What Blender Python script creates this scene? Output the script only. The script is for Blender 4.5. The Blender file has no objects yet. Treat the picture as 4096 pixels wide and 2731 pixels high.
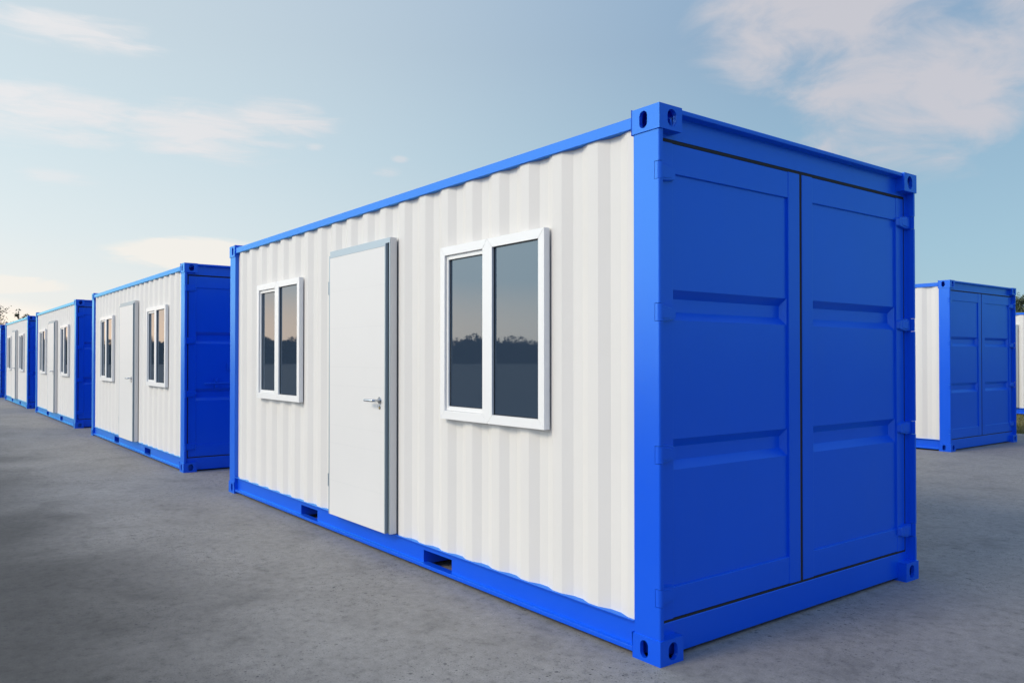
import bpy, bmesh, math, random
from mathutils import Vector, Matrix, noise
R = math.radians
scene = bpy.context.scene
COL = scene.collection
random.seed(7)

# ------------------------------------------------------------------ materials
def srgb(r, g, b):
    f = lambda c: (c/255/12.92) if c/255 <= .04045 else ((c/255+.055)/1.055)**2.4
    return (f(r), f(g), f(b), 1)

def new_mat(name):
    m = bpy.data.materials.new(name); m.use_nodes = True
    nt = m.node_tree
    return m, nt, nt.nodes['Principled BSDF']

def nd(nt, typ, **kw):
    n = nt.nodes.new(typ)
    for k, v in kw.items():
        if k.startswith('i_'):
            n.inputs[k[2:]].default_value = v
        else:
            setattr(n, k, v)
    return n

def ramp(nt, stops, interp='LINEAR'):
    n = nt.nodes.new('ShaderNodeValToRGB')
    cr = n.color_ramp; cr.interpolation = interp
    while len(cr.elements) > 1: cr.elements.remove(cr.elements[-1])
    cr.elements[0].position = stops[0][0]; cr.elements[0].color = stops[0][1]
    for p, c in stops[1:]:
        e = cr.elements.new(p); e.color = c
    return n

def g(v): return (v, v, v, 1)

def paint(name, col, rough=.4, spec=.5, tint=None, var=.06, bump=.02, bscale=180, metallic=0, coat=0, dust=0, dustcol=(.3, .3, .3, 1), ior=1.5):
    """painted or bare sheet metal: slight mottling, orange peel and a little road dust low down"""
    m, nt, b = new_mat(name)
    L = nt.links
    tc = nd(nt, 'ShaderNodeTexCoord')
    n1 = nd(nt, 'ShaderNodeTexNoise'); n1.inputs['Scale'].default_value = 1.3; n1.inputs['Detail'].default_value = 5
    L.new(tc.outputs['Object'], n1.inputs['Vector'])
    r1 = ramp(nt, [(.3, (1-var, 1-var, 1-var, 1)), (.7, (1, 1, 1, 1))])
    L.new(n1.outputs['Fac'], r1.inputs['Fac'])
    mx = nd(nt, 'ShaderNodeMix', data_type='RGBA', blend_type='MULTIPLY'); mx.inputs[0].default_value = 1
    mx.inputs[6].default_value = col
    L.new(r1.outputs['Color'], mx.inputs[7])
    out = mx.outputs[2]
    if dust:
        n3 = nd(nt, 'ShaderNodeTexNoise'); n3.inputs['Scale'].default_value = 5; n3.inputs['Detail'].default_value = 8; n3.inputs['Roughness'].default_value = .65
        mp = nd(nt, 'ShaderNodeMapping'); mp.inputs['Scale'].default_value = (1, 1, .25)
        L.new(tc.outputs['Object'], mp.inputs[0]); L.new(mp.outputs[0], n3.inputs['Vector'])
        r3 = ramp(nt, [(.5, g(0)), (.8, g(dust))]); L.new(n3.outputs['Fac'], r3.inputs['Fac'])
        m2 = nd(nt, 'ShaderNodeMix', data_type='RGBA'); m2.inputs[7].default_value = dustcol
        L.new(r3.outputs['Color'], m2.inputs[0]); L.new(out, m2.inputs[6]); out = m2.outputs[2]
    L.new(out, b.inputs['Base Color'])
    n2 = nd(nt, 'ShaderNodeTexNoise'); n2.inputs['Scale'].default_value = bscale; n2.inputs['Detail'].default_value = 2
    L.new(tc.outputs['Object'], n2.inputs['Vector'])
    n4 = nd(nt, 'ShaderNodeTexNoise'); n4.inputs['Scale'].default_value = 1.8
    L.new(tc.outputs['Object'], n4.inputs['Vector'])
    bp = nd(nt, 'ShaderNodeBump'); bp.inputs['Strength'].default_value = bump; bp.inputs['Distance'].default_value = .002
    L.new(n2.outputs['Fac'], bp.inputs['Height'])
    bp2 = nd(nt, 'ShaderNodeBump'); bp2.inputs['Strength'].default_value = .25; bp2.inputs['Distance'].default_value = .01
    L.new(n4.outputs['Fac'], bp2.inputs['Height']); L.new(bp.outputs[0], bp2.inputs['Normal'])
    L.new(bp2.outputs[0], b.inputs['Normal'])
    rr = nd(nt, 'ShaderNodeMapRange'); rr.inputs[3].default_value = rough-.05; rr.inputs[4].default_value = rough+.06
    L.new(n1.outputs['Fac'], rr.inputs[0]); L.new(rr.outputs[0], b.inputs['Roughness'])
    b.inputs['Specular IOR Level'].default_value = spec
    b.inputs['IOR'].default_value = ior
    b.inputs['Metallic'].default_value = metallic
    if tint: b.inputs['Specular Tint'].default_value = tint
    b.inputs['Coat Weight'].default_value = coat
    return m

BLUE = paint('blue_paint', (.0015, .082, .78, 1), rough=.31, spec=.5, tint=(.2, 1, .92, 1), var=.05, bump=.05, bscale=320, ior=1.68, dust=.03, dustcol=(.10, .16, .5, 1))
def tinted_gloss(m, tint, rough, ior):
    """pigmented gloss: the clear coat's reflections take the colour of the paint at every angle"""
    nt = m.node_tree; L = nt.links; b = nt.nodes['Principled BSDF']; out = nt.nodes['Material Output']
    b.inputs['Specular IOR Level'].default_value = 0; b.inputs['Roughness'].default_value = .6
    for l in list(b.inputs['Roughness'].links): L.remove(l)
    gl = nd(nt, 'ShaderNodeBsdfGlossy'); gl.inputs['Color'].default_value = tint; gl.inputs['Roughness'].default_value = rough
    geo = nd(nt, 'ShaderNodeNewGeometry'); dt = nd(nt, 'ShaderNodeVectorMath', operation='DOT_PRODUCT')
    L.new(geo.outputs['Incoming'], dt.inputs[0]); L.new(geo.outputs['Normal'], dt.inputs[1])
    ab = nd(nt, 'ShaderNodeMath', operation='ABSOLUTE'); L.new(dt.outputs['Value'], ab.inputs[0])
    om = nd(nt, 'ShaderNodeMath', operation='SUBTRACT'); om.inputs[0].default_value = 1; L.new(ab.outputs[0], om.inputs[1])
    pw = nd(nt, 'ShaderNodeMath', operation='POWER'); L.new(om.outputs[0], pw.inputs[0]); pw.inputs[1].default_value = 5
    f0 = ((ior-1)/(ior+1))**2
    fr = nd(nt, 'ShaderNodeMath', operation='MULTIPLY_ADD'); L.new(pw.outputs[0], fr.inputs[0]); fr.inputs[1].default_value = 1-f0; fr.inputs[2].default_value = f0
    src = b.inputs['Normal'].links[0].from_socket
    L.new(src, gl.inputs['Normal'])
    mx = nd(nt, 'ShaderNodeMixShader'); L.new(fr.outputs[0], mx.inputs[0]); L.new(b.outputs[0], mx.inputs[1]); L.new(gl.outputs[0], mx.inputs[2])
    L.new(mx.outputs[0], out.inputs['Surface'])
tinted_gloss(BLUE, (.38, .90, .92, 1), .31, 1.84)
WHITE = paint('white_paint', (.755, .725, .685, 1), rough=.5, spec=.4, var=.025, bump=.03, bscale=260, dust=.05, dustcol=(.62, .6, .56, 1))
DOORWHITE = paint('white_door_skin', (.755, .735, .710, 1), rough=.45, var=.02, bump=.02)
UPVC = paint('white_window_frame', (.86, .85, .83, 1), rough=.35, var=.015, bump=.01)
ALU = paint('brushed_aluminium', (.36, .42, .46, 1), rough=.42, metallic=.5, var=.05, bump=.03)
STEEL = paint('stainless_steel', (.55, .57, .59, 1), rough=.22, metallic=1, var=.04, bump=.01)
BRASS = paint('brass', (.62, .48, .22, 1), rough=.3, metallic=.8, var=.04)
RUBBER = paint('black_rubber', (.012, .013, .015, 1), rough=.7, var=.2)
DARKHOLE = paint('dark_steel_inside', (.012, .03, .12, 1), rough=.7)

def glass_mat():
    m, nt, b = new_mat('dark_tinted_glass')
    b.inputs['Base Color'].default_value = (.030, .048, .078, 1)
    b.inputs['Roughness'].default_value = .025
    b.inputs['IOR'].default_value = 1.62
    b.inputs['Specular Tint'].default_value = (.78, .95, 1, 1)
    tc = nd(nt, 'ShaderNodeTexCoord')
    n = nd(nt, 'ShaderNodeTexNoise'); n.inputs['Scale'].default_value = 2.5
    nt.links.new(tc.outputs['Object'], n.inputs['Vector'])
    r = ramp(nt, [(.3, g(.014)), (.8, g(.03))]); nt.links.new(n.outputs['Fac'], r.inputs['Fac']); nt.links.new(r.outputs[0], b.inputs['Roughness'])
    return m
GLASS = glass_mat()

def concrete_mat():
    m, nt, b = new_mat('worn_concrete')
    L = nt.links
    tc = nd(nt, 'ShaderNodeTexCoord')
    def noi(scale, detail=6, rough=.55, dist=0, sc=(1, 1, 1)):
        mp = nd(nt, 'ShaderNodeMapping'); mp.inputs['Scale'].default_value = sc
        L.new(tc.outputs['Object'], mp.inputs[0])
        n = nd(nt, 'ShaderNodeTexNoise'); n.inputs['Scale'].default_value = scale; n.inputs['Detail'].default_value = detail
        n.inputs['Roughness'].default_value = rough; n.inputs['Distortion'].default_value = dist
        L.new(mp.outputs[0], n.inputs['Vector']); return n
    big = noi(.35, 6, .6, .3)
    mid = noi(2.2, 6, .68, .2)
    fine = noi(16, 7, .75)
    grit = noi(120, 4, .7)
    r0 = ramp(nt, [(.3, (.228, .219, .206, 1)), (.52, (.266, .255, .239, 1)), (.72, (.298, .286, .268, 1))]); L.new(big.outputs['Fac'], r0.inputs['Fac'])
    def mul(a, bsock):
        mx = nd(nt, 'ShaderNodeMix', data_type='RGBA', blend_type='MULTIPLY'); mx.inputs[0].default_value = 1
        L.new(a, mx.inputs[6]); L.new(bsock, mx.inputs[7]); return mx.outputs[2]
    r1 = ramp(nt, [(.34, g(.78)), (.47, g(.97)), (.7, g(1.08))]); L.new(mid.outputs['Fac'], r1.inputs['Fac'])
    r2 = ramp(nt, [(.30, g(.58)), (.45, g(.97)), (.70, g(1.22))]); L.new(fine.outputs['Fac'], r2.inputs['Fac'])
    r3 = ramp(nt, [(.25, g(.74)), (.75, g(1.2))]); L.new(grit.outputs['Fac'], r3.inputs['Fac'])
    c = mul(mul(mul(r0.outputs[0], r1.outputs[0]), r2.outputs[0]), r3.outputs[0])
    # soft foreground shade painted into the concrete colour, with a ragged edge
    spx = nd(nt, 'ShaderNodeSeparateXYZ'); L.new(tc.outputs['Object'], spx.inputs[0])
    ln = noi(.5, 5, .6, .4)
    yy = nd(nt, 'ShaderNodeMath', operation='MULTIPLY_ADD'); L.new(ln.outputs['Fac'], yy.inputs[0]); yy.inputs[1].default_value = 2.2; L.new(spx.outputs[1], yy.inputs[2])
    fore_shade = nd(nt, 'ShaderNodeMapRange', interpolation_type='SMOOTHSTEP'); L.new(yy.outputs[0], fore_shade.inputs[0])
    fore_shade.inputs[1].default_value = .2; fore_shade.inputs[2].default_value = -1.3; fore_shade.inputs[3].default_value = 1; fore_shade.inputs[4].default_value = .30
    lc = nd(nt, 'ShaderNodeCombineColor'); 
    for k in range(3): L.new(fore_shade.outputs[0], lc.inputs[k])
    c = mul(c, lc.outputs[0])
    # pin holes of several sizes: voronoi cells with a random radius, kept only in some cells
    hs = []
    for sc, rad, keep, off in ((13, .15, .66, 0), (30, .22, .55, 7.3), (66, .26, .45, 13.1)):
        mp = nd(nt, 'ShaderNodeMapping'); mp.inputs['Location'].default_value = (off, off*1.7, 0)
        wob = nd(nt, 'ShaderNodeMix', data_type='RGBA', blend_type='ADD'); wob.inputs[0].default_value = .6/sc
        L.new(tc.outputs['Object'], wob.inputs[6]); L.new(fine.outputs['Color'], wob.inputs[7])
        L.new(wob.outputs[2], mp.inputs[0])
        v = nd(nt, 'ShaderNodeTexVoronoi', voronoi_dimensions='2D'); v.inputs['Scale'].default_value = sc
        L.new(mp.outputs[0], v.inputs['Vector'])
        sp = nd(nt, 'ShaderNodeSeparateColor'); L.new(v.outputs['Color'], sp.inputs[0])
        mr = nd(nt, 'ShaderNodeMapRange'); mr.inputs[1].default_value = keep; mr.inputs[2].default_value = 1; mr.inputs[3].default_value = 0; mr.inputs[4].default_value = rad
        L.new(sp.outputs[0], mr.inputs[0])
        sub = nd(nt, 'ShaderNodeMath', operation='SUBTRACT'); L.new(mr.outputs[0], sub.inputs[0]); L.new(v.outputs['Distance'], sub.inputs[1])
        mm = nd(nt, 'ShaderNodeMapRange'); mm.inputs[1].default_value = 0; mm.inputs[2].default_value = rad*.35
        L.new(sub.outputs[0], mm.inputs[0]); hs.append(mm.outputs[0])
    a = nd(nt, 'ShaderNodeMath', operation='MAXIMUM'); L.new(hs[0], a.inputs[0]); L.new(hs[1], a.inputs[1])
    a2 = nd(nt, 'ShaderNodeMath', operation='MAXIMUM'); L.new(a.outputs[0], a2.inputs[0]); L.new(hs[2], a2.inputs[1])
    # crumbled streaky patches
    cr = noi(11, 8, .8, .5, (1, 1, 1))
    patch = noi(1.1, 3, .5, 0)
    rp = ramp(nt, [(.5, g(0)), (.66, g(1))]); L.new(patch.outputs['Fac'], rp.inputs['Fac'])
    rc = ramp(nt, [(.37, g(1)), (.44, g(0))]); L.new(cr.outputs['Fac'], rc.inputs['Fac'])
    pm = nd(nt, 'ShaderNodeMath', operation='MULTIPLY'); L.new(rp.outputs[0], pm.inputs[0]); L.new(rc.outputs[0], pm.inputs[1])
    pm2 = nd(nt, 'ShaderNodeMath', operation='MULTIPLY'); L.new(pm.outputs[0], pm2.inputs[0]); pm2.inputs[1].default_value = .7
    dens = nd(nt, 'ShaderNodeMapRange'); L.new(patch.outputs['Fac'], dens.inputs[0]); dens.inputs[1].default_value = .42; dens.inputs[2].default_value = .6; dens.inputs[3].default_value = .15
    a3 = nd(nt, 'ShaderNodeMath', operation='MULTIPLY'); L.new(a2.outputs[0], a3.inputs[0]); L.new(dens.outputs[0], a3.inputs[1])
    hole = nd(nt, 'ShaderNodeMath', operation='MAXIMUM'); L.new(a3.outputs[0], hole.inputs[0]); L.new(pm2.outputs[0], hole.inputs[1])
    hf = nd(nt, 'ShaderNodeMath', operation='MULTIPLY'); L.new(hole.outputs[0], hf.inputs[0]); hf.inputs[1].default_value = .93
    mx = nd(nt, 'ShaderNodeMix', data_type='RGBA'); mx.inputs[7].default_value = (.05, .05, .052, 1)
    L.new(hf.outputs[0], mx.inputs[0]); L.new(c, mx.inputs[6])
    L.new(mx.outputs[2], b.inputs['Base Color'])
    b.inputs['Roughness'].default_value = .72
    b.inputs['Specular IOR Level'].default_value = .35
    hsum = nd(nt, 'ShaderNodeMath', operation='MULTIPLY_ADD'); hsum.inputs[1].default_value = -1.2
    L.new(hole.outputs[0], hsum.inputs[0]); L.new(fine.outputs['Fac'], hsum.inputs[2])
    bp = nd(nt, 'ShaderNodeBump'); bp.inputs['Strength'].default_value = .35; bp.inputs['Distance'].default_value = .004
    L.new(hsum.outputs[0], bp.inputs['Height']); L.new(bp.outputs[0], b.inputs['Normal'])
    return m
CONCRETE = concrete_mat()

def grass_mat(name, c1, c2, scale=3):
    m, nt, b = new_mat(name)
    tc = nd(nt, 'ShaderNodeTexCoord')
    n = nd(nt, 'ShaderNodeTexNoise'); n.inputs['Scale'].default_value = scale; n.inputs['Detail'].default_value = 8; n.inputs['Roughness'].default_value = .7
    nt.links.new(tc.outputs['Object'], n.inputs['Vector'])
    r = ramp(nt, [(.35, c1), (.65, c2)]); nt.links.new(n.outputs['Fac'], r.inputs['Fac'])
    nt.links.new(r.outputs[0], b.inputs['Base Color'])
    b.inputs['Roughness'].default_value = .85; b.inputs['Specular IOR Level'].default_value = .2
    return m
GRASSG = grass_mat('meadow_ground', (.085, .09, .03, 1), (.17, .14, .06, 1), 1.5)
GRASSB = grass_mat('grass_blades', (.10, .12, .035, 1), (.26, .21, .09, 1), 2)
LEAF = grass_mat('tree_leaves', (.07, .10, .06, 1), (.15, .17, .10, 1), .8)
WOOD = grass_mat('far_wood', (.03, .045, .03, 1), (.06, .07, .045, 1), .15)
BARK = grass_mat('tree_bark', (.05, .04, .03, 1), (.10, .08, .06, 1), 4)

# ------------------------------------------------------------------ mesh helpers
class MB:
    """collects shapes, then links them as ONE mesh object"""
    def __init__(s): s.v = []; s.f = []; s.m = []
    def add(s, vs, fs, mi=0):
        o = len(s.v); s.v += [tuple(v) for v in vs]
        s.f += [tuple(i+o for i in f) for f in fs]; s.m += [mi]*len(fs)
    def bm_add(s, bm, mi=0):
        bm.verts.index_update()
        s.add([v.co.copy() for v in bm.verts], [[v.index for v in f.verts] for f in bm.faces], mi)
        bm.free()
    def box(s, x0, x1, y0, y1, z0, z1, bev=0, seg=2, mi=0):
        bm = bmesh.new()
        bmesh.ops.create_cube(bm, size=1)
        for v in bm.verts:
            v.co = Vector((x0 if v.co.x < 0 else x1, y0 if v.co.y < 0 else y1, z0 if v.co.z < 0 else z1))
        if bev: bmesh.ops.bevel(bm, geom=bm.edges[:], offset=bev, segments=seg, affect='EDGES', profile=.5)
        s.bm_add(bm, mi)
    def prism(s, poly, a0, a1, axis='z', bev=0, bev_all=False, mi=0):
        """poly of 2-D points extruded along an axis; axis z: (x,y); axis x: (y,z); axis y: (x,z)"""
        def P(p, a):
            return (p[0], p[1], a) if axis == 'z' else ((a, p[0], p[1]) if axis == 'x' else (p[0], a, p[1]))
        bm = bmesh.new()
        lo = [bm.verts.new(P(p, a0)) for p in poly]; hi = [bm.verts.new(P(p, a1)) for p in poly]
        n = len(poly)
        bm.faces.new(lo); bm.faces.new(hi)
        for i in range(n): bm.faces.new((lo[i], lo[(i+1) % n], hi[(i+1) % n], hi[i]))
        bmesh.ops.recalc_face_normals(bm, faces=bm.faces[:])
        if bev:
            es = bm.edges[:] if bev_all else [e for e in bm.edges if e.calc_face_angle(0) > .6]
            bmesh.ops.bevel(bm, geom=es, offset=bev, segments=2, affect='EDGES', profile=.5)
        s.bm_add(bm, mi)
    def cyl(s, c, r, h, axis='y', n=24, mi=0, bev=0):
        poly = [(r*math.cos(2*math.pi*i/n), r*math.sin(2*math.pi*i/n)) for i in range(n)]
        if axis == 'y': s.prism([(c[0]+p[0], c[2]+p[1]) for p in poly], c[1], c[1]+h, 'y', bev, mi=mi)
        elif axis == 'z': s.prism([(c[0]+p[0], c[1]+p[1]) for p in poly], c[2], c[2]+h, 'z', bev, mi=mi)
        else: s.prism([(c[1]+p[0], c[2]+p[1]) for p in poly], c[0], c[0]+h, 'x', bev, mi=mi)
    def tube(s, pts, rs, n=14, mi=0):
        pts = [Vector(p) for p in pts]; rings = []
        for i, p in enumerate(pts):
            t = (pts[min(i+1, len(pts)-1)]-pts[max(i-1, 0)]).normalized()
            up = Vector((0, 0, 1)) if abs(t.z) < .9 else Vector((1, 0, 0))
            a = t.cross(up).normalized(); b = t.cross(a)
            rings.append([p+(a*math.cos(k*2*math.pi/n)+b*math.sin(k*2*math.pi/n))*rs[i] for k in range(n)])
        vs = [v for r_ in rings for v in r_]; fs = []
        for i in range(len(rings)-1):
            for k in range(n):
                fs.append((i*n+k, i*n+(k+1) % n, (i+1)*n+(k+1) % n, (i+1)*n+k))
        fs.append(tuple(range(n))[::-1]); fs.append(tuple((len(rings)-1)*n+k for k in range(n)))
        s.add(vs, fs, mi)
    def mirror(s, axis, at):
        """reflect everything in the plane axis = at"""
        o = MB(); ax = 'xyz'.index(axis)
        for v in s.v:
            w = list(v); w[ax] = 2*at-w[ax]; o.v.append(tuple(w))
        o.f = [tuple(reversed(f)) for f in s.f]; o.m = list(s.m); return o
    def join(s, o):
        k = len(s.v); s.v += o.v; s.f += [tuple(i+k for i in f) for f in o.f]; s.m += o.m; return s
    def build(s, name, mats, parent=None, smooth=30):
        me = bpy.data.meshes.new(name); me.from_pydata(s.v, [], s.f)
        if not isinstance(mats, (list, tuple)): mats = [mats]
        for m in mats: me.materials.append(m)
        for p, mi in zip(me.polygons, s.m): p.material_index = mi
        bm = bmesh.new(); bm.from_mesh(me)
        bmesh.ops.recalc_face_normals(bm, faces=bm.faces[:])
        bm.to_mesh(me); bm.free()
        if smooth:
            for p in me.polygons: p.use_smooth = True
            try: me.set_sharp_from_angle(angle=R(smooth))
            except Exception: pass
        me.update()
        o = bpy.data.objects.new(name, me); COL.objects.link(o)
        if smooth:
            wn = o.modifiers.new('weighted normals', 'WEIGHTED_NORMAL'); wn.keep_sharp = True; wn.weight = 100
        if parent: o.parent = parent
        return o

def tag(o, label=None, cat=None, group=None, kind=None):
    if label: o['label'] = label
    if cat: o['category'] = cat
    if group: o['group'] = group
    if kind: o['kind'] = kind
    return o

# ------------------------------------------------------------------ container
L, W, H = 6.058, 2.438, 2.591
GAS = .058
def slot_pts(cx, cy, w, h, n=12):
    """stadium-shaped loop, w wide and h high"""
    r = w/2; out = []
    for i in range(n+1): a = math.pi*i/n; out.append((cx+r*math.cos(a), cy+(h/2-r)+r*math.sin(a)))
    for i in range(n+1): a = math.pi+math.pi*i/n; out.append((cx+r*math.cos(a), cy-(h/2-r)+r*math.sin(a)))
    return out

def casting_mb(top):
    """corner casting at the origin corner: x from 0 to -.1755, y from 0 to .158, z 0 to .116, with slotted faces"""
    cx, cy, cz = .1755, .158, .116
    bv = .004
    mb = MB()
    holes = {  # face: (origin, u axis, v axis, inward normal, width, height, slot centre, slot size)
        'long': (Vector((0, 0, 0)), Vector((-1, 0, 0)), Vector((0, 0, 1)), Vector((0, 1, 0)), cx, cz, (.101, .058), (.050, .082)),
        'end': (Vector((0, 0, 0)), Vector((0, 1, 0)), Vector((0, 0, 1)), Vector((-1, 0, 0)), cy, cz, (.087, .058), (.062, .082)),
        'cap': (Vector((0, 0, cz if top else 0)), Vector((-1, 0, 0)), Vector((0, 1, 0)), Vector((0, 0, -1 if top else 1)), cx, cy, (.088, .079), (.062, .110)),
    }
    bm = bmesh.new()
    def face(*ps):
        vs = [bm.verts.new(p) for p in ps]; bm.faces.new(vs)
    for key, (o, u, v, nin, w, h, sc, ss) in holes.items():
        loop = slot_pts(sc[0], sc[1], ss[0], ss[1])
        outer = []
        for (a, b) in loop:
            dx, dy = a-w/2, b-h/2
            if abs(dx) < 1e-9: dx = 1e-9
            if abs(dy) < 1e-9: dy = 1e-9
            dx0, dy0 = a-sc[0], b-sc[1]
            t = min((w-sc[0] if dx0 > 0 else sc[0])/max(abs(dx0), 1e-9), (h-sc[1] if dy0 > 0 else sc[1])/max(abs(dy0), 1e-9))
            outer.append([sc[0]+dx0*t, sc[1]+dy0*t])
        for c in ((0, 0), (w, 0), (w, h), (0, h)):
            k = min(range(len(outer)), key=lambda i: (outer[i][0]-c[0])**2+(outer[i][1]-c[1])**2)
            outer[k] = list(c)
        n = len(loop); pt = lambda q: o+u*q[0]+v*q[1]
        for i in range(n):
            j = (i+1) % n
            if (outer[i][0]-outer[j][0])**2+(outer[i][1]-outer[j][1])**2 < 1e-12:
                face(pt(loop[i]), pt(loop[j]), pt(outer[j]))
            else:
                face(pt(loop[i]), pt(loop[j]), pt(outer[j]), pt(outer[i]))
    # the three plain faces
    face((-cx, 0, 0), (-cx, cy, 0), (-cx, cy, cz), (-cx, 0, cz))
    face((0, cy, 0), (-cx, cy, 0), (-cx, cy, cz), (0, cy, cz))
    zz = 0 if top else cz
    face((0, 0, zz), (-cx, 0, zz), (-cx, cy, zz), (0, cy, zz))
    bmesh.ops.remove_doubles(bm, verts=bm.verts[:], dist=1e-5)
    # pinch together collinear edge points so that the bevel sees clean box edges
    def on_box_edge(v):
        k = 0
        for val, m in ((v.co.x, -cx), (v.co.y, cy), (v.co.z, cz)):
            if abs(val) < 1e-6 or abs(val-m) < 1e-6: k += 1
        return k
    es = [e for e in bm.edges if on_box_edge(e.verts[0]) >= 2 and on_box_edge(e.verts[1]) >= 2 and
          any(all(abs(v.co[a]-val) < 1e-6 for v in e.verts) and any(b != a and all(abs(v.co[b]-v2) < 1e-6 for v in e.verts) for b, v2s in ((0, (0, -cx)), (1, (0, cy)), (2, (0, cz))) for v2 in v2s)
              for a, vals in ((0, (0, -cx)), (1, (0, cy)), (2, (0, cz))) for val in vals)]
    bmesh.ops.bevel(bm, geom=es, offset=bv, segments=2, affect='EDGES', profile=.5)
    mb.bm_add(bm, 0)
    for key, (o, u, v, nin, w, h, sc, ss) in holes.items():
        loop = slot_pts(sc[0], sc[1], ss[0], ss[1]); n = len(loop); d = .022
        vs = [o+u*a+v*b for a, b in loop]+[o+u*a+v*b+nin*d for a, b in loop]
        mb.add(vs, [(i, (i+1) % n, n+(i+1) % n, n+i) for i in range(n)], 0)
    # inner cavity liner, seen through the slots
    mb.box(-cx+.006, -.0225, .0225, cy-.006, .0225 if not top else .004, cz-.004 if not top else cz-.0225, mi=1) if False else None
    return mb

def place_corner(mb, x0, y0, z0, fx, fy):
    """move a part modelled at the origin corner to one of the container's corners, mirrored as needed"""
    o = mb
    if fx: o = o.mirror('x', 0)
    if fy: o = o.mirror('y', 0)
    q = MB(); q.v = [(v[0]+x0, v[1]+y0, v[2]+z0) for v in o.v]; q.f = list(o.f); q.m = list(o.m)
    return q

HZ = (2.284, 1.626, .967, .310)
HH = .042
def post_mb():
    def rnd(poly_head):
        # rounded outer corner at (-.006,.006)
        r = .009; c = (-.006-r, .006+r)
        return [(c[0]+r*math.cos(a), c[1]+r*math.sin(a)) for a in [R(-90+k*90/5) for k in range(6)]]
    full = [(-.168, .006)]+rnd(0)+[(-.006, .030), (-.057, .030), (-.057, .054), (-.168, .054)]
    cut = [(-.168, .006), (-.037, .006), (-.037, .030), (-.057, .030), (-.057, .054), (-.168, .054)]
    mb = MB(); z = .114
    for h in sorted(HZ):
        mb.prism(full, z, h-HH); mb.prism(cut, h-HH, h+HH); z = h+HH
    mb.prism(full, z, H-.114)
    return mb

def hinge_mb():
    mb = MB()
    r = .017; x1, y0 = -.0055, .0068
    c = (x1-r, y0+r)
    sec = [(-.0355, y0)]+[(c[0]+r*math.cos(a), c[1]+r*math.sin(a)) for a in [R(-90+k*90/7) for k in range(8)]]+[(x1, .0295), (-.0355, .0295)]
    mb.prism(sec, -HH+.0022, HH-.0022, 'z')
    # leaf reaching over the gasket on to the door
    leaf = [(.0297, -.040), (.075, -.041), (.150, -.030), (.160, -.022), (.160, .022), (.150, .030), (.075, .041), (.0297, .040)]
    bm = bmesh.new()
    lo = [bm.verts.new((-.0565, p[0], p[1])) for p in leaf]
    hi = [bm.verts.new((-.0290 if p[0] < .1 else -.036, p[0] if p[0] < .1 else p[0]-.008, p[1]*.94)) for p in leaf]
    n = len(leaf); bm.faces.new(lo); bm.faces.new(hi)
    for i in range(n): bm.faces.new((lo[i], lo[(i+1) % n], hi[(i+1) % n], hi[i]))
    bmesh.ops.recalc_face_normals(bm, faces=bm.faces[:])
    bmesh.ops.bevel(bm, geom=[e for e in bm.edges if e.calc_face_angle(0) > .5], offset=.0025, segments=2, affect='EDGES')
    mb.bm_add(bm)
    # embossed pad
    pad = [(.036, -.029), (.075, -.030), (.122, -.020), (.122, .020), (.075, .030), (.036, .029)]
    bm = bmesh.new()
    lo = [bm.verts.new((-.0375, p[0], p[1])) for p in pad]
    hi = [bm.verts.new((-.0262 if p[0] < .1 else -.0315, .036+(p[0]-.036)*.93+.003, p[1]*.88)) for p in pad]
    n = len(pad); bm.faces.new(lo); bm.faces.new(hi)
    for i in range(n): bm.faces.new((lo[i], lo[(i+1) % n], hi[(i+1) % n], hi[i]))
    bmesh.ops.recalc_face_normals(bm, faces=bm.faces[:])
    mb.bm_add(bm)
    return mb

DZ0, DZ1 = .181, 2.4375
def cargo_door_mb(y0, y1, w0, w1):
    """one blue end door between y0 and y1: stiles w0 and w1 wide, rails and a pressed panel with two grooves"""
    mb = MB(); xs = -.055; xb = -.100
    py0, py1 = y0+w0, y1-w1; pz0, pz1 = .328, 2.292
    mb.box(xb, xs, y0, py0, DZ0, DZ1, .005)
    mb.box(xb, xs, py1, y1, DZ0, DZ1, .005)
    mb.box(xb, xs-.004, py0-.004, py1+.004, pz1, DZ1-.0005, .005)
    mb.box(xb, xs-.004, py0-.004, py1+.004, DZ0+.0005, pz0, .005)
    # panel
    xp, xg = -.070, -.106
    grooves = ((.880, .921, .986, 1.027), (1.594, 1.635, 1.699, 1.740))
    zs = [pz0-.01]
    dep = [0]
    for a, b, c, d in grooves: zs += [a, b, c, d]; dep += [0, 1, 1, 0]
    zs.append(pz1+.01); dep.append(0)
    ys = [py0-.003, py0+.001, py0+.019, py1-.019, py1-.001, py1+.003]; ed = [0, 0, 1, 1, 0, 0]
    vs = [((xg if (dz and e) else xp), y, z) for z, dz in zip(zs, dep) for y, e in zip(ys, ed)]
    n = len(ys); fs = []
    for i in range(len(zs)-1):
        for j in range(n-1):
            q = [i*n+j, i*n+j+1, (i+1)*n+j+1, (i+1)*n+j]
            deep = [k for k in q if vs[k][0] == xg]
            if len(deep) == 1:      # mitred corner of a groove
                k = q.index(deep[0]); fs += [(q[k], q[(k+1) % 4], q[(k+2) % 4]), (q[k], q[(k+2) % 4], q[(k+3) % 4])]
            else: fs.append(tuple(q))
    bm = bmesh.new(); bv = [bm.verts.new(v) for v in vs]
    for f in fs: bm.faces.new([bv[i] for i in f])
    es = [e for e in bm.edges if len(e.link_faces) == 2 and e.calc_face_angle(0) > .3]
    bmesh.ops.bevel(bm, geom=es, offset=.005, segments=2, affect='EDGES')
    mb.bm_add(bm)
    return mb

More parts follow.
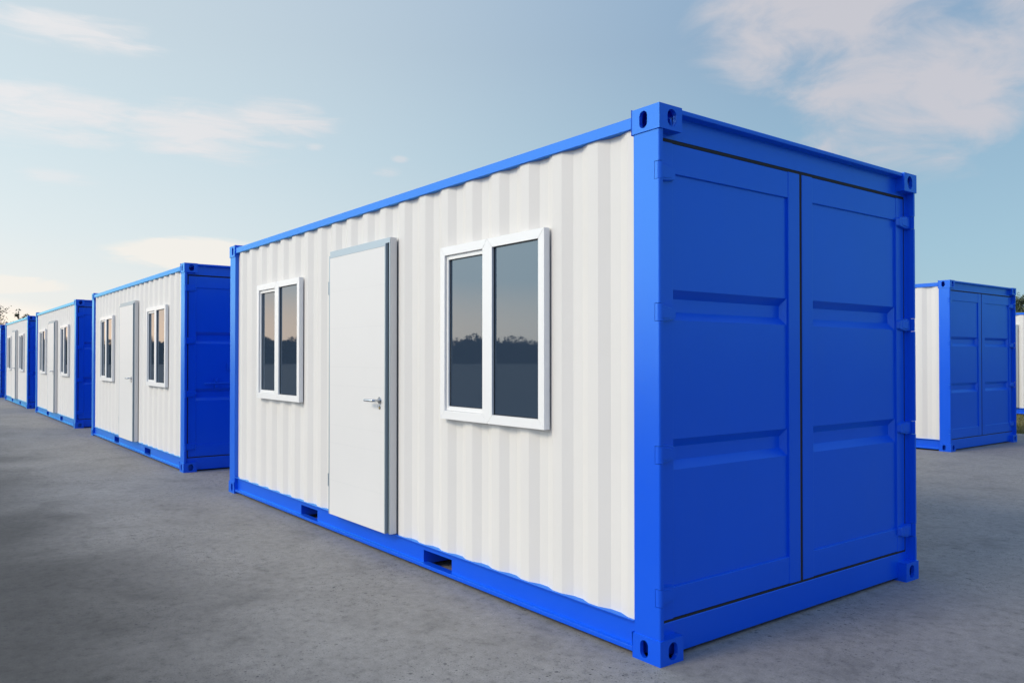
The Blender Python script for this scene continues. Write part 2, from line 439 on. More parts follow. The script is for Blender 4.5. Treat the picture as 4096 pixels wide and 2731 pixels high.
PIT = .2777; WX0 = -5.501
def corrug(x_from, x_to, z0, z1, yo, depth, sign=1):
    """trapezoid-corrugated sheet running along x"""
    pts = []
    k = -3
    while True:
        x = WX0+k*PIT
        pts += [(x, 0), (x+.072, 0), (x+.140, 1), (x+.210, 1)]
        k += 1
        if x > .5: break
    out = []
    for i in range(len(pts)-1):
        (xa, da), (xb, db) = pts[i], pts[i+1]
        if xb <= x_from or xa >= x_to: continue
        def at(x): t = (x-xa)/(xb-xa); return (x, da+(db-da)*t)
        if not out: out.append(at(max(xa, x_from)))
        out.append(at(min(xb, x_to)))
    bm = bmesh.new()
    lo = [bm.verts.new((x, yo+sign*depth*d, z0)) for x, d in out]; hi = [bm.verts.new((x, yo+sign*depth*d, z1)) for x, d in out]
    for i in range(len(out)-1): bm.faces.new((lo[i], lo[i+1], hi[i+1], hi[i]))
    mb = MB(); mb.bm_add(bm); return mb

def rail_bottom_mb():
    """channel-shaped side sill with two forklift pockets, front side"""
    mb = MB(); x0, x1 = -L+.174, -.174
    zt, zb = .171, .022; yw = .036
    pk = [(-4.209, -3.864), (-2.138, -1.794)]; pz0, pz1 = .038, .127
    mb.box(x0, x1, .006, .075, zt-.006, zt, .0015)                    # top flange
    mb.box(x0, x1, .008, .070, zb, zb+.023, .003)                      # bottom lip
    # web with pocket openings
    cur = x0
    for a, b in pk:
        mb.box(cur, a, yw, yw+.008, zb+.0232, zt-.0062)
        mb.box(a, b, yw, yw+.008, pz1, zt-.0062)
        # pocket tunnel to the other side
        mb.box(a-.004, a-.0002, yw+.0002, W-yw, .030, pz1+.006)
        mb.box(b+.0002, b+.004, yw+.0002, W-yw, .030, pz1+.006)
        mb.box(a-.004, b+.004, yw+.0084, W-yw-.0084, pz1+.0062, pz1+.010)
        cur = b
    mb.box(cur, x1, yw, yw+.008, zb+.0232, zt-.0062)
    return mb

def window_parts(x0, parent):
    """two-light window; x0 is its left outer edge"""
    x = lambda v: x0+v
    z0, z1 = 1.027, 2.117; w = 1.041; yf, yb = -.021, .0195
    ml, mr = .466, .563                    # mullion
    f = MB(); b = .0022
    iz0, iz1 = z0+.055, z1-.055
    def mitre(poly): f.prism(poly, yf, yb, 'y', b)
    e = .0004
    mitre([(x(0), z0), (x(.052), iz0), (x(.052), iz1), (x(0), z1)])
    mitre([(x(w), z0), (x(w), z1), (x(w-.052), iz1), (x(w-.052), iz0)])
    mid = (ml+mr)/2
    mitre([(x(mid), z0), (x(mr), iz0), (x(mr), iz1), (x(mid), z1), (x(ml), iz1), (x(ml), iz0)])
    mitre([(x(e), z0), (x(mid-e), z0), (x(ml), iz0-e), (x(.052), iz0-e)])
    mitre([(x(mid+e), z0), (x(w-e), z0), (x(w-.052), iz0-e), (x(mr), iz0-e)])
    mitre([(x(e), z1), (x(.052), iz1+e), (x(ml), iz1+e), (x(mid-e), z1)])
    mitre([(x(mid+e), z1), (x(mr), iz1+e), (x(w-.052), iz1+e), (x(w-e), z1)])
    win = f.build('window', UPVC, parent)
    # recessed opening sash in the left light
    s = MB(); sx0, sx1, sz0, sz1 = x(.0525), x(ml-.0005), iz0+.0005, iz1-.0005; t = .022
    for a in ((sx0, sx0+t, sz0, sz1), (sx1-t*.55, sx1, sz0, sz1)): s.box(a[0], a[1], -.006, .012, a[2], a[3], .002)
    for a in ((sz0, sz0+t+.004), (sz1-t-.004, sz1)): s.box(sx0+t, sx1-t*.55, -.0058, .012, a[0], a[1], .002)
    s.build('sash', UPVC, win)
    # rubber seals
    gk = MB()
    def ring(a0, a1, c0, c1, y0, y1, t):
        gk.box(a0, a0+t, y0, y1, c0, c1); gk.box(a1-t, a1, y0, y1, c0, c1)
        gk.box(a0+t, a1-t, y0, y1, c0, c0+t); gk.box(a0+t, a1-t, y0, y1, c1-t, c1)
    ring(sx0+t, sx1-t*.55, sz0+t+.004, sz1-t-.004, .0065, .012, .004)
    ring(x(mr), x(w-.052), iz0, iz1, -.007, -.001, .004)
    gk.build('window_seal', RUBBER, win)
    sp = MB()
    def bead(a0, c0, c1, y): sp.box(a0+.006, a0+.014, y, y+.001, c0, c1)
    for (a0, a1, c0, c1, y) in ((sx0+t, sx1-t*.55, sz0+t+.004, sz1-t-.004, .0095), (x(mr), x(w-.052), iz0, iz1, -.003)):
        p = MB(); p.box(a0+.001, a1-.001, y, y+.004, c0+.001, c1-.001); p.build('pane', GLASS, win)

def door_parts(parent):
    zb, zt = .176, 2.265; xl, xr = -3.476, -2.484; yf, yb = -.033, .0195
    f = MB()
    f.box(xl, xr, yf, yb, 2.2285, zt, .002)                      # head
    f.box(xl, xl+.012, yf, yb, zb, 2.228, .0015)
    f.box(xr-.014, xr, yf, yb, zb, 2.228, .0015)
    f.box(xr-.036, xr-.0145, yf+.010, yb, zb, 2.228, .001)           # rebate
    slab = MB()
    sx0, sx1 = xl+.018, -2.5255
    slab.box(sx0+.012, sx1-.012, -.0475, -.010, zb+.0005, 2.206, .0008)
    d = slab.build('entry_door', DOORWHITE, parent)
    f.build('door_frame', [ALU], d)
    side = MB(); side.box(xr+.0002, xr+.0030, yf+.003, yb, zb+.0004, zt-.001, .0008); side.build('door_frame_cover', WHITE, d)
    e = MB()
    e.box(sx0-.004, sx0+.0118, -.0480, -.012, zb, 2.2265, .001)
    e.box(sx1-.0118, sx1, -.0480, -.012, zb, 2.2265, .001)
    e.box(sx0+.012, sx1-.012, -.0480, -.012, 2.2065, 2.2265, .001)
    e.build('door_edge_trim', ALU, d)
    gk = MB(); gk.box(sx1+.0003, sx1+.0045, -.024, -.013, zb, 2.226); gk.build('door_seal', RUBBER, d)
    # fine horizontal joints of the door skin
    gr = MB()
    for z in (1.935, 1.645, 1.344, 1.20, .887, .747, .45): gr.box(sx0+.013, sx1-.013, -.0482, -.0474, z, z+.0010)
    gr.build('door_groove', paint_groove, d)
    # lever handle
    h = MB(); hx, hz, hy = -2.605, 1.111, -.0476
    h.cyl((hx, hy-.004, hz), .026, .004, 'y', 28, bev=.001)
    h.cyl((hx, hy-.016, hz), .0125, .012, 'y', 20)
    pts = [(hx, hy-.014, hz), (hx, hy-.040, hz), (hx-.004, hy-.050, hz), (hx-.014, hy-.058, hz), (hx-.030, hy-.060, hz), (hx-.118, hy-.060, hz), (hx-.124, hy-.058, hz), (hx-.126, hy-.055, hz)]
    h.tube(pts, [.0098]*6+[.0085, .004], 16)
    h.build('door_handle', STEEL, d)
    k = MB(); k.cyl((hx, hy-.003, hz-.050), .0145, .003, 'y', 22, bev=.0008); k.build('lock_cylinder', STEEL, d)
    k = MB(); k.cyl((hx-.002, hy-.006, hz-.053), .0075, .003, 'y', 18); k.build('lock_core', BRASS, d)
    for z0, z1 in ((1.919, 2.023), (.390, .492)):
        k = MB(); k.cyl((xl-.004, -.040, z0), .006, (z1-z0)/2-.001, 'z', 12); k.cyl((xl-.004, -.040, (z0+z1)/2), .006, (z1-z0)/2, 'z', 12)
        k.box(xl-.004, xl+.006, -.038, -.0335, z0, z1)
        k.build('door_hinge', ALU, d)

paint_groove = paint('door_joint_line', (.68, .675, .66, 1), rough=.6)

def latch_mb():
    """slide bolt handle on an end door (seen on the containers behind)"""
    mb = MB(); x = -.055
    mb.tube([(x+.020, .255, 1.092), (x+.026, .275, 1.093), (x+.026, .45, 1.095), (x+.026, .60, 1.096), (x+.026, .95, 1.098)], [.006, .011, .011, .009, .009], 10)
    mb.box(x, x+.016, .385, .425, 1.030, 1.158, .004)
    mb.box(x+.0162, x+.040, .392, .418, 1.112, 1.145, .004)
    mb.cyl((x+.0162, .405, 1.050), .014, .012, 'x', 16)
    mb.box(x, x+.022, .54, .58, 1.265, 1.345, .004)
    return mb

def make_container():
    root = bpy.data.objects.new('office_container', None); COL.objects.link(root)
    ct, cb = casting_mb(True), casting_mb(False)
    for fx in (0, 1):
        for fy in (0, 1):
            X = -L if fx else 0; Y = W if fy else 0
            place_corner(cb, X, Y, 0, fx, fy).build('corner_casting', BLUE, root, 0)
            place_corner(ct, X, Y, H-.116, fx, fy).build('corner_casting', BLUE, root, 0)
    pm = post_mb()
    for fy in (0, 1): place_corner(pm, 0, W if fy else 0, 0, 0, fy).build('corner_post', BLUE, root, 40)
    rp = MB(); rp.prism([(-.168, .006), (-.006, .006), (-.006, .054), (-.168, .054)], .114, H-.114, bev=.006)
    for fy in (0, 1): place_corner(rp, -L, W if fy else 0, 0, 1, fy).build('corner_post', BLUE, root, 40)
    # top and bottom side rails
    tr = MB(); tr.box(-L+.174, -.174, .006, .066, 2.507, 2.563, .003)
    rb = rail_bottom_mb()
    for fy in (0, 1):
        place_corner(tr, 0, W if fy else 0, 0, 0, fy).build('top_rail', BLUE, root)
        q = rb if not fy else rb.mirror('y', W/2)
        if fy:   # the tunnels belong to the front sill only
            q = MB(); x0, x1 = -L+.174, -.174
            q.box(x0, x1, W-.075, W-.006, .165, .171, .0015); q.box(x0, x1, W-.070, W-.008, .022, .045, .003)
            cur = x0
            for a, b in ((-4.209, -3.864), (-2.138, -1.794)):
                q.box(cur, a, W-.044, W-.036, .0452, .1648); q.box(a, b, W-.044, W-.036, .127, .1648); cur = b
            q.box(cur, x1, W-.044, W-.036, .0452, .1648)
        q.build('bottom_rail', BLUE, root)
    # corrugated walls
    corrug(-L+.165, -.165, .171, 2.508, .0205, .023).build('side_wall', WHITE, root, 0)
    corrug(-L+.165, -.165, .171, 2.508, W-.0205, .023, -1).build('side_wall', WHITE, root, 0)
    # blind end
    e = MB(); e.box(-L+.040, -L+.055, .055, W-.055, .171, 2.47)
    for k in range(8):
        y = .20+k*.27; e.box(-L+.025, -L+.0398, y, y+.13, .24, 2.40, .010)
    e.build('end_wall', BLUE, root)
    # roof, cambered, with shallow ribs
    rf = MB(); rf.box(-L+.07, -.07, .066, W-.066, 2.545, 2.556)
    for k in range(20):
        x = -L+.30+k*.28; rf.box(x, x+.12, .09, W-.09, 2.5562, 2.566, .004)
    rf.build('roof', BLUE, root)
    fl = MB(); fl.box(-L+.08, -.08, .08, W-.08, .1415, .165); fl.build('floor', DARKHOLE, root)
    # end frames
    for fx in (0, 1):
        hd = MB()
        hd.prism([(-.056, 2.453), (-.056, 2.560), (-.012, 2.566), (-.010, 2.570), (-.010, 2.585), (-.013, 2.588), (-.165, 2.588), (-.165, 2.453)], .150, W-.150, 'y')
        hd.box(-.120, -.0562, .056, W-.056, 2.453, 2.476, .001)
        sl = MB(); sl.prism([(-.056, .166), (-.059, .169), (-.16, .169), (-.16, .018), (-.058, .018), (-.056, .021)], .056, W-.056, 'y')
        place_corner(hd, -L if fx else 0, 0, 0, fx, 0).build('end_header', BLUE, root)
        place_corner(sl, -L if fx else 0, 0, 0, fx, 0).build('end_sill', BLUE, root)
    # inner flange beside the doors
    # end doors
    mid = W/2; hm = hinge_mb()
    gy0 = .0655
    for side in (0, 1):
        d = cargo_door_mb(gy0, mid-.0115, .091, .106)
        if side: d = d.mirror('y', mid)
        dob = d.build('cargo_door', BLUE, root, 28)
        for z in HZ:
            q = place_corner(hm, 0, 0, z, 0, 0)
            if side: q = q.mirror('y', mid)
            q.build('hinge', BLUE, dob, 30)
        gm = MB()
        gm.box(-.085, -.0585, .0545, gy0-.0004, .1695, 2.4525)
        gm.box(-.085, -.0588, gy0, mid-.0116, 2.4379, 2.4526)
        gm.box(-.085, -.0588, gy0, mid-.0116, .1694, .1806)
        gm.box(-.085, -.0588, mid-.0112, mid-.0012, .1694, 2.4526)
        if side: gm = gm.mirror('y', mid)
        gm.build('door_gasket', RUBBER, dob)
    door_parts(root)
    window_parts(-1.845, root)
    window_parts(-5.173, root)
    return root

def kids(o): return [c for c in bpy.data.objects if c.parent == o]
def copy_tree(o, parent=None):
    c = o.copy(); COL.objects.link(c); c.parent = parent
    for k in kids_of[o]: copy_tree(k, c)
    return c

proto = make_container()
kids_of = {o: [] for o in bpy.data.objects}
for o in list(bpy.data.objects):
    if o.parent: kids_of[o.parent].append(o)
S = 7.768
GROUP = 'white and blue office containers standing in rows on the yard'
spots = [
    ((0, 0, 0), 'large near container with white ribbed side, entry door, two windows and blue double end doors'),
    ((-S, 0, 0), 'white and blue container directly behind the nearest one in the long left row'),
    ((-2*S, 0, 0), 'third container of the long left row, half hidden by the one before it'),
    ((-3*S, 0, 0), 'fourth container of the left row, small, with treetops showing over its roof'),
    ((-4*S, 0, 0), 'farthest container of the left row, a blue sliver at the edge of the photo'),
    ((-3.013, 9.7595, 0), 'container at the right in the next row, blue end doors and narrow white wall'),
    ((-3.196, 19.519, -.012), 'white container standing on the grass at the right edge behind another container'),
]
conts = []
for i, (loc, lab) in enumerate(spots):
    o = proto if i == 0 else copy_tree(proto)
    o.location = loc; tag(o, lab, 'container', GROUP)
    conts.append(o)
lm = latch_mb().build('door_latch', BLUE)
for i in (1, 2, 3):
    d = [k for k in conts[i].children if k.name.startswith('cargo_door')]
    d = min(d, key=lambda k: sum(v.co.y for v in k.data.vertices)/len(k.data.vertices))
    q = lm if i == 1 else lm.copy()
    if i != 1: COL.objects.link(q)
    q.parent = d

# ------------------------------------------------------------------ ground
def sheet(name, x0, x1, y0, y1, z, mat, nx=1, ny=1):
    mb = MB()
    vs = [(x0+(x1-x0)*i/nx, y0+(y1-y0)*j/ny, z) for j in range(ny+1) for i in range(nx+1)]
    fs = [(j*(nx+1)+i, j*(nx+1)+i+1, (j+1)*(nx+1)+i+1, (j+1)*(nx+1)+i) for j in range(ny) for i in range(nx)]
    mb.add(vs, fs); return mb.build(name, mat, smooth=0)
tag(sheet('grass_ground', -2500, 2500, -2500, 2500, -.03, GRASSG, 2, 2), kind='structure')
EDGE = 13.83
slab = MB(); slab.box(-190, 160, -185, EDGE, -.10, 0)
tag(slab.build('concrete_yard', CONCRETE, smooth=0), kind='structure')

# grass blades where the verge is close enough to read
def grass():
    rnd = random.Random(3); vs = []; fs = []
    for k in range(70000):
        y = EDGE+.03+(rnd.random()**1.25)*11; x = -14+rnd.random()*22
        if noise.noise(Vector((x*.9, y*.9, 0))) < -.35: continue
        h = (.03+.05*rnd.random())*(1.0+.6*noise.noise(Vector((x*.5, y*.5, 5)))); a = rnd.random()*math.tau; w = .005+.004*rnd.random()
        dx, dy = math.cos(a)*w, math.sin(a)*w; lx, ly = rnd.uniform(-.03, .03), rnd.uniform(-.03, .03)
        o = len(vs); vs += [(x-dx, y-dy, -.03), (x+dx, y+dy, -.03), (x+lx, y+ly, -.03+h)]; fs.append((o, o+1, o+2))
    me = bpy.data.meshes.new('verge_grass'); me.from_pydata(vs, [], fs); me.materials.append(GRASSB)
    o = bpy.data.objects.new('verge_grass', me); COL.objects.link(o)
    tag(o, 'short dry yellow green grass beyond the concrete at the right edge', 'grass', kind='stuff')
grass()

# ------------------------------------------------------------------ trees
def tree(name, x, y, h, cr, n, label, seed, leafs=.16, sparse=0):
    rnd = random.Random(seed)
    root = bpy.data.objects.new(name, None); COL.objects.link(root); root.location = (x, y, -.03)
    tag(root, label, 'tree', 'trees beyond the yard')
    t = MB(); ph = rnd.random()*6
    t.tube([(math.sin(k*.9+ph)*.12*k/3, math.cos(k*.7+ph)*.1*k/3, h*.9*k/6) for k in range(7)], [h*.022*(1-k/7.3) for k in range(7)], 8)
    tips = []
    for k in range(26):
        a = rnd.random()*math.tau; z0 = h*(.22+.62*k/26); ln = cr*(1.05-.75*k/26)*rnd.uniform(.7, 1.15)
        p0 = Vector((0, 0, z0)); p1 = Vector((math.cos(a)*ln*.55, math.sin(a)*ln*.55, z0+ln*.30)); p2 = Vector((math.cos(a)*ln, math.sin(a)*ln, z0+ln*rnd.uniform(.35, .75)))
        t.tube([p0, p1, p2], [h*.008, h*.005, h*.002], 5); tips += [(p1, ln*.45), (p2, ln*.5), ((p1+p2)/2, ln*.5)]
    tips.append((Vector((0, 0, h*.93)), cr*.3))
    t.build('trunk', BARK, root)
    vs = []; fs = []
    for k in range(n):
        c, s = rnd.choice(tips); s *= (1-.35*sparse)
        u = Vector((rnd.gauss(0, 1), rnd.gauss(0, 1), rnd.gauss(0, .75)))*s*.42
        p = c+u
        if noise.noise(p*.9+Vector((seed, 0, 0))) < -.12-.1*(1-sparse)+.12*sparse: continue
        q = leafs*rnd.uniform(.6, 1.3)
        A = Vector((rnd.gauss(0, 1), rnd.gauss(0, 1), rnd.gauss(0, 1))).normalized()*q; B = Vector((rnd.gauss(0, 1), rnd.gauss(0, 1), rnd.gauss(0, 1))).normalized()*q*.6
        o = len(vs); vs += [p-A*.6, p+B*.6, p+A*.7, p-B*.5]; fs.append((o, o+1, o+2, o+3))
    me = bpy.data.meshes.new('crown'); me.from_pydata([tuple(v) for v in vs], [], fs); me.materials.append(LEAF)
    o = bpy.data.objects.new('crown', me); COL.objects.link(o); o.parent = root
    return root

CAM = Vector((2.4848, -2.7557, 1.4143))
def polar(az, dist): return CAM.x+math.cos(R(az))*dist, CAM.y+math.sin(R(az))*dist
def az_of(u): return 142.56-math.degrees(math.atan((u-2048)/3184))
x, y = polar(az_of(-48), 96); tree('leafy_tree', x, y, 7.7, 2.7, 5000, 'leafy green tree rising behind the farthest container at the left edge', 11)
x, y = polar(az_of(72), 104); tree('leafy_tree', x, y, 7.3, 2.0, 3800, 'thin sparse treetop poking up over the fourth container of the left row', 5, sparse=1)
x, y = polar(az_of(4120), 88); tree('leafy_tree', x, y, 7.2, 4.2, 15000, 'dark bushy treetop above the white container at the right edge', 23, leafs=.2)

def wood():
    """the belt of trees round the yard that the windows mirror"""
    rnd = random.Random(9); vs = []; fs = []
    az = 0.0
    while az < 360:
        front = 178 < az < 300
        az += rnd.uniform(.22, .5) if front else rnd.uniform(.6, 1.1)
        d = rnd.uniform(196, 222); cx, cy = math.cos(R(az))*d, math.sin(R(az))*d
        hm = 6.6+1.8*noise.noise(Vector((az*.16, 0, 0)))+.9*noise.noise(Vector((az*.6, 3, 0)))
        h = hm*rnd.uniform(.84, 1.07)
        if 120 < az < 178: h *= .78
        r = h*rnd.uniform(.20, .32); n = 340 if front else 70
        conif = rnd.random() < .6
        for k in range(n):
            t = rnd.random()**.9
            if conif: rr = r*(1-t)**.75*(.8+.25*math.sin(t*26))
            else: rr = r*1.15*math.sqrt(max(0, 1-(2*max(t, .3)-1)**2))
            a = rnd.random()*math.tau; q = rnd.uniform(.18, .42)*(1.15-.45*t)*(1 if front else 1.9); rr *= rnd.random()**.7
            p = Vector((cx+math.cos(a)*rr*1.1, cy+math.sin(a)*rr*1.1, t*h))
            A = Vector((rnd.gauss(0, 1), rnd.gauss(0, 1), rnd.gauss(0, .7))).normalized()*q; B = Vector((rnd.gauss(0, 1), rnd.gauss(0, 1), rnd.gauss(0, 1))).normalized()*q
            o = len(vs); vs += [p-A, p+B*.8, p+A, p-B*.8]; fs.append((o, o+1, o+2, o+3))
        # under-storey
        for k in range(90 if front else 24):
            p = Vector((cx+rnd.gauss(0, 1.6), cy+rnd.gauss(0, 1.6), rnd.random()*h*.76)); q = rnd.uniform(.6, 1.1)
            A = Vector((rnd.gauss(0, 1), rnd.gauss(0, 1), rnd.gauss(0, .4))).normalized()*q; B = Vector((0, 0, 1))*q*.8
            o = len(vs); vs += [p-A, p+B, p+A, p-B]; fs.append((o, o+1, o+2, o+3))
    me = bpy.data.meshes.new('far_wood'); me.from_pydata([tuple(v) for v in vs], [], fs); me.materials.append(WOOD)
    o = bpy.data.objects.new('far_wood', me); COL.objects.link(o)
    tag(o, 'distant dark tree line round the yard, mirrored in the windows', 'wood', kind='stuff')
wood()

# ------------------------------------------------------------------ sky and light
SUN_AZ, SUN_EL = 260, 35
GLOWS = ((227, 11, 12, (2.7, 3.2, 3.5, 1)), (310, 22, 3, (.24, .27, .48, 1)))
def world():
    w = bpy.data.worlds.new('World'); scene.world = w; w.use_nodes = True
    nt = w.node_tree; Lk = nt.links; bg = nt.nodes['Background']
    sky = nd(nt, 'ShaderNodeTexSky', sky_type='NISHITA'); sky.sun_disc = False
    sky.sun_elevation = R(SUN_EL); sky.sun_rotation = R(90-SUN_AZ); sky.altitude = 100; sky.dust_density = 2.5; sky.air_density = 1
    tc = nd(nt, 'ShaderNodeTexCoord'); sep = nd(nt, 'ShaderNodeSeparateXYZ'); Lk.new(tc.outputs['Generated'], sep.inputs[0])
    def M(op, a, b=None, c=None, clamp=False):
        n = nd(nt, 'ShaderNodeMath', operation=op); n.use_clamp = clamp
        for i, v in enumerate((a, b, c)):
            if v is None: continue
            if isinstance(v, (int, float)): n.inputs[i].default_value = v
            else: Lk.new(v, n.inputs[i])
        return n.outputs[0]
    az = M('MULTIPLY', M('ARCTAN2', sep.outputs[1], sep.outputs[0]), 180/math.pi)      # -180..180
    azp = M('ADD', az, M('MULTIPLY', M('LESS_THAN', az, -60), 360))                 # -60..300
    el = M('MULTIPLY', M('ARCSINE', sep.outputs[2]), 180/math.pi)
    # horizon glow towards azimuth 200
    ga = R(203)
    dot = M('ADD', M('MULTIPLY', sep.outputs[0], math.cos(ga)), M('MULTIPLY', sep.outputs[1], math.sin(ga)))
    hl = M('SQRT', M('ADD', M('MULTIPLY', sep.outputs[0], sep.outputs[0]), M('MULTIPLY', sep.outputs[1], sep.outputs[1])))
    dotn = M('DIVIDE', dot, M('MAXIMUM', hl, .001))
    mr = nd(nt, 'ShaderNodeMapRange', interpolation_type='SMOOTHSTEP'); Lk.new(dotn, mr.inputs[0])
    mr.inputs[1].default_value = .10; mr.inputs[2].default_value = 1.02; t = mr.outputs[0]
    ef = M('DIVIDE', el, 90)
    right = ramp(nt, [(0, srgb(178, 209, 221)), (7/90, srgb(164, 200, 219)), (14/90, srgb(152, 187, 211)), (21/90, srgb(143, 174, 203)), (34/90, srgb(150, 180, 212)), (1, srgb(150, 182, 215))])
    left = ramp(nt, [(0, srgb(254, 250, 242)), (4/90, srgb(249, 249, 245)), (8/90, srgb(236, 245, 246)), (14/90, srgb(222, 238, 243)), (21/90, srgb(214, 229, 236)), (34/90, srgb(205, 218, 232)), (1, srgb(160, 190, 220))])
    Lk.new(ef, right.inputs[0]); Lk.new(ef, left.inputs[0])
    base = nd(nt, 'ShaderNodeMix', data_type='RGBA'); Lk.new(t, base.inputs[0]); Lk.new(right.outputs[0], base.inputs[6]); Lk.new(left.outputs[0], base.inputs[7])
    # cloud texture in az/el space
    cmb = nd(nt, 'ShaderNodeCombineXYZ'); Lk.new(M('MULTIPLY', azp, .10), cmb.inputs[0]); Lk.new(M('MULTIPLY', el, .19), cmb.inputs[1])
    def noi(scale, detail, rough, sc=(1, 1, 1), off=0, dist=.3):
        mp = nd(nt, 'ShaderNodeMapping'); mp.inputs['Scale'].default_value = sc; mp.inputs['Location'].default_value = (off, off, off)
        Lk.new(cmb.outputs[0], mp.inputs[0])
        n = nd(nt, 'ShaderNodeTexNoise'); n.inputs['Scale'].default_value = scale; n.inputs['Detail'].default_value = detail; n.inputs['Roughness'].default_value = rough; n.inputs['Distortion'].default_value = dist
        Lk.new(mp.outputs[0], n.inputs['Vector']); return n.outputs['Fac']
    nA = noi(1.5, 7, .60, off=3.1, dist=.5); nB = noi(2.9, 6, .60, (.7, 2.1, 1), 9.7, .5)
    pos = nd(nt, 'ShaderNodeCombineXYZ'); Lk.new(azp, pos.inputs[0]); Lk.new(el, pos.inputs[1])
    def blob(a0, e0, wa, we):
        v = nd(nt, 'ShaderNodeVectorMath', operation='MULTIPLY_ADD'); Lk.new(pos.outputs[0], v.inputs[0])
        v.inputs[1].default_value = (1/wa, 1/we, 0); v.inputs[2].default_value = (-a0/wa, -e0/we, 0)
        d = nd(nt, 'ShaderNodeVectorMath', operation='DOT_PRODUCT'); Lk.new(v.outputs[0], d.inputs[0]); Lk.new(v.outputs[0], d.inputs[1])
        return M('SUBTRACT', 1, d.outputs['Value'], clamp=True)
    def blobs(*bs):
        m = blob(*bs[0])
        for b in bs[1:]: m = M('MAXIMUM', m, blob(*b))
        return m
    cur = base.outputs[2]
    def cloud(mask, n, lo, hi, col, amount, gain=.5):
        nonlocal cur
        v = M('MULTIPLY_ADD', mask, gain, M('SUBTRACT', n, .7*gain))
        r = nd(nt, 'ShaderNodeMapRange', interpolation_type='SMOOTHSTEP'); Lk.new(v, r.inputs[0]); r.inputs[1].default_value = lo; r.inputs[2].default_value = hi
        f = M('MULTIPLY', r.outputs[0], M('MULTIPLY', mask, amount/.5, clamp=True))
        f = M('MINIMUM', f, amount)
        mx = nd(nt, 'ShaderNodeMix', data_type='RGBA'); Lk.new(f, mx.inputs[0]); Lk.new(cur, mx.inputs[6])
        if isinstance(col, tuple): mx.inputs[7].default_value = col
        else: Lk.new(col, mx.inputs[7])
        cur = mx.outputs[2]
    # clouds are whiter towards the bright left side and greyer, slightly pink, on the right
    cc = nd(nt, 'ShaderNodeMix', data_type='RGBA'); Lk.new(t, cc.inputs[0]); cc.inputs[6].default_value = srgb(210, 208, 214); cc.inputs[7].default_value = srgb(248, 245, 244)
    cloud(blobs((121, 23.5, 11.5, 10), (115.5, 16.5, 11, 6.5), (108, 21, 6, 4)), nA, .31, .76, cc.outputs[2], .96, .5)
    cloud(blobs((173.5, 14.9, 9.5, 2.6), (164, 14.8, 8, 2.6), (158.8, 16.0, 5.0, 1.9), (171.5, 19.9, 7, 1.5)), nB, .26, .84, cc.outputs[2], .85, .5)
    cloud(blobs((172.6, 11.1, 3.6, .8), (151.4, 13.0, 1.8, .55), (150.6, 13.9, .9, .4), (156.5, 14.4, 1.0, .4)), nB, .34, .95, cc.outputs[2], .5, .4)
    cloud(blobs((164.4, 6.9, 6.4, 1.45), (175.5, 4.5, 5.0, .75)), nB, .20, .48, srgb(254, 249, 241), .95, .5)
    # lit bank of cloud over the tree line in front of the long walls (mirrored in the glass)
    pm = M('MULTIPLY', M('POWER', blob(215, 1.4, 48, 4.2), 1.3), .62)
    pk = nd(nt, 'ShaderNodeMix', data_type='RGBA'); Lk.new(pm, pk.inputs[0]); Lk.new(cur, pk.inputs[6]); pk.inputs[7].default_value = (3.6, 2.1, 1.0, 1)
    cur = pk.outputs[2]
    # bright high overcast overhead, outside the picture
    hi = nd(nt, 'ShaderNodeMapRange', interpolation_type='SMOOTHSTEP'); Lk.new(el, hi.inputs[0]); hi.inputs[1].default_value = 25; hi.inputs[2].default_value = 60
    hmx = nd(nt, 'ShaderNodeMix', data_type='RGBA'); Lk.new(M('MULTIPLY', hi.outputs[0], .8), hmx.inputs[0]); Lk.new(cur, hmx.inputs[6]); hmx.inputs[7].default_value = (.33, .45, .74, 1)
    # thin-cloud glow behind and left of the camera, plus an added fill glow
    for g_az, g_el, g_pow, g_col in GLOWS:
        gd = Vector((math.cos(R(g_az))*math.cos(R(g_el)), math.sin(R(g_az))*math.cos(R(g_el)), math.sin(R(g_el))))
        dg = M('ADD', M('ADD', M('MULTIPLY', sep.outputs[0], gd.x), M('MULTIPLY', sep.outputs[1], gd.y)), M('MULTIPLY', sep.outputs[2], gd.z))
        gl = M('POWER', M('MAXIMUM', dg, 0), g_pow)
        gmx = nd(nt, 'ShaderNodeMix', data_type='RGBA', blend_type='ADD'); gmx.clamp_result = False; Lk.new(gl, gmx.inputs[0]); Lk.new(hmx.outputs[2], gmx.inputs[6]); gmx.inputs[7].default_value = g_col
        hmx = gmx
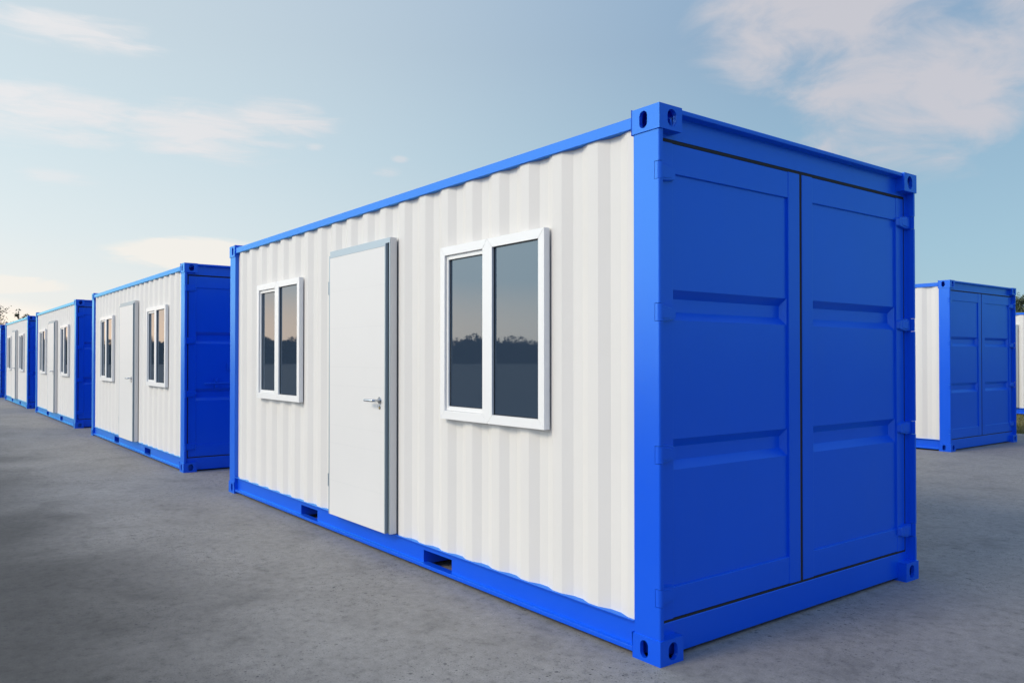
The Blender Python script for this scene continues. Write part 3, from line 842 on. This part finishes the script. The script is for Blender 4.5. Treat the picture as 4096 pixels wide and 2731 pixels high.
    ten = nd(nt, 'ShaderNodeMix', data_type='RGBA', blend_type='MULTIPLY'); ten.inputs[0].default_value = 1; ten.clamp_result = False
    Lk.new(hmx.outputs[2], ten.inputs[6]); ten.inputs[7].default_value = (10, 10, 10, 1)
    fin = nd(nt, 'ShaderNodeMix', data_type='RGBA'); fin.inputs[0].default_value = .12; fin.clamp_result = False
    Lk.new(ten.outputs[2], fin.inputs[6]); Lk.new(sky.outputs[0], fin.inputs[7])
    Lk.new(fin.outputs[2], bg.inputs['Color']); bg.inputs['Strength'].default_value = .1
    w.cycles.sampling_method = 'MANUAL'; w.cycles.sample_map_resolution = 512
world()
sl = bpy.data.lights.new('sun', 'SUN'); sl.energy = 1.75; sl.angle = R(18); sl.color = (1, .87, .66)
so = bpy.data.objects.new('sun', sl); COL.objects.link(so)
so.rotation_euler = Vector((math.cos(R(SUN_AZ))*math.cos(R(SUN_EL)), math.sin(R(SUN_AZ))*math.cos(R(SUN_EL)), math.sin(R(SUN_EL)))).to_track_quat('Z', 'Y').to_euler()

# ------------------------------------------------------------------ camera
f, cx, cy, cz, yaw, pit, roll, sy = 3183.944, 2.48482, -2.75570, 1.41433, 2.4881689, .0110382, 3.3e-6, -30.4994
cam = bpy.data.cameras.new('camera'); co = bpy.data.objects.new('camera', cam); COL.objects.link(co)
fw = Vector((math.cos(pit)*math.cos(yaw), math.cos(pit)*math.sin(yaw), math.sin(pit)))
co.location = (cx, cy, cz); co.rotation_euler = fw.to_track_quat('-Z', 'Y').to_euler()
cam.sensor_fit = 'HORIZONTAL'; cam.sensor_width = 36; cam.lens = f/4096*36
cam.shift_y = -sy/4096
cam.clip_start = .05; cam.clip_end = 6000
scene.camera = co
scene.view_settings.view_transform = 'Standard'; scene.view_settings.look = 'None'
scene.view_settings.exposure = 0; scene.view_settings.gamma = 1
scene.cycles.max_bounces = 6; scene.cycles.diffuse_bounces = 3; scene.cycles.use_denoising = True
scene.cycles.use_adaptive_sampling = True; scene.cycles.adaptive_threshold = .02; scene.cycles.use_light_tree = False
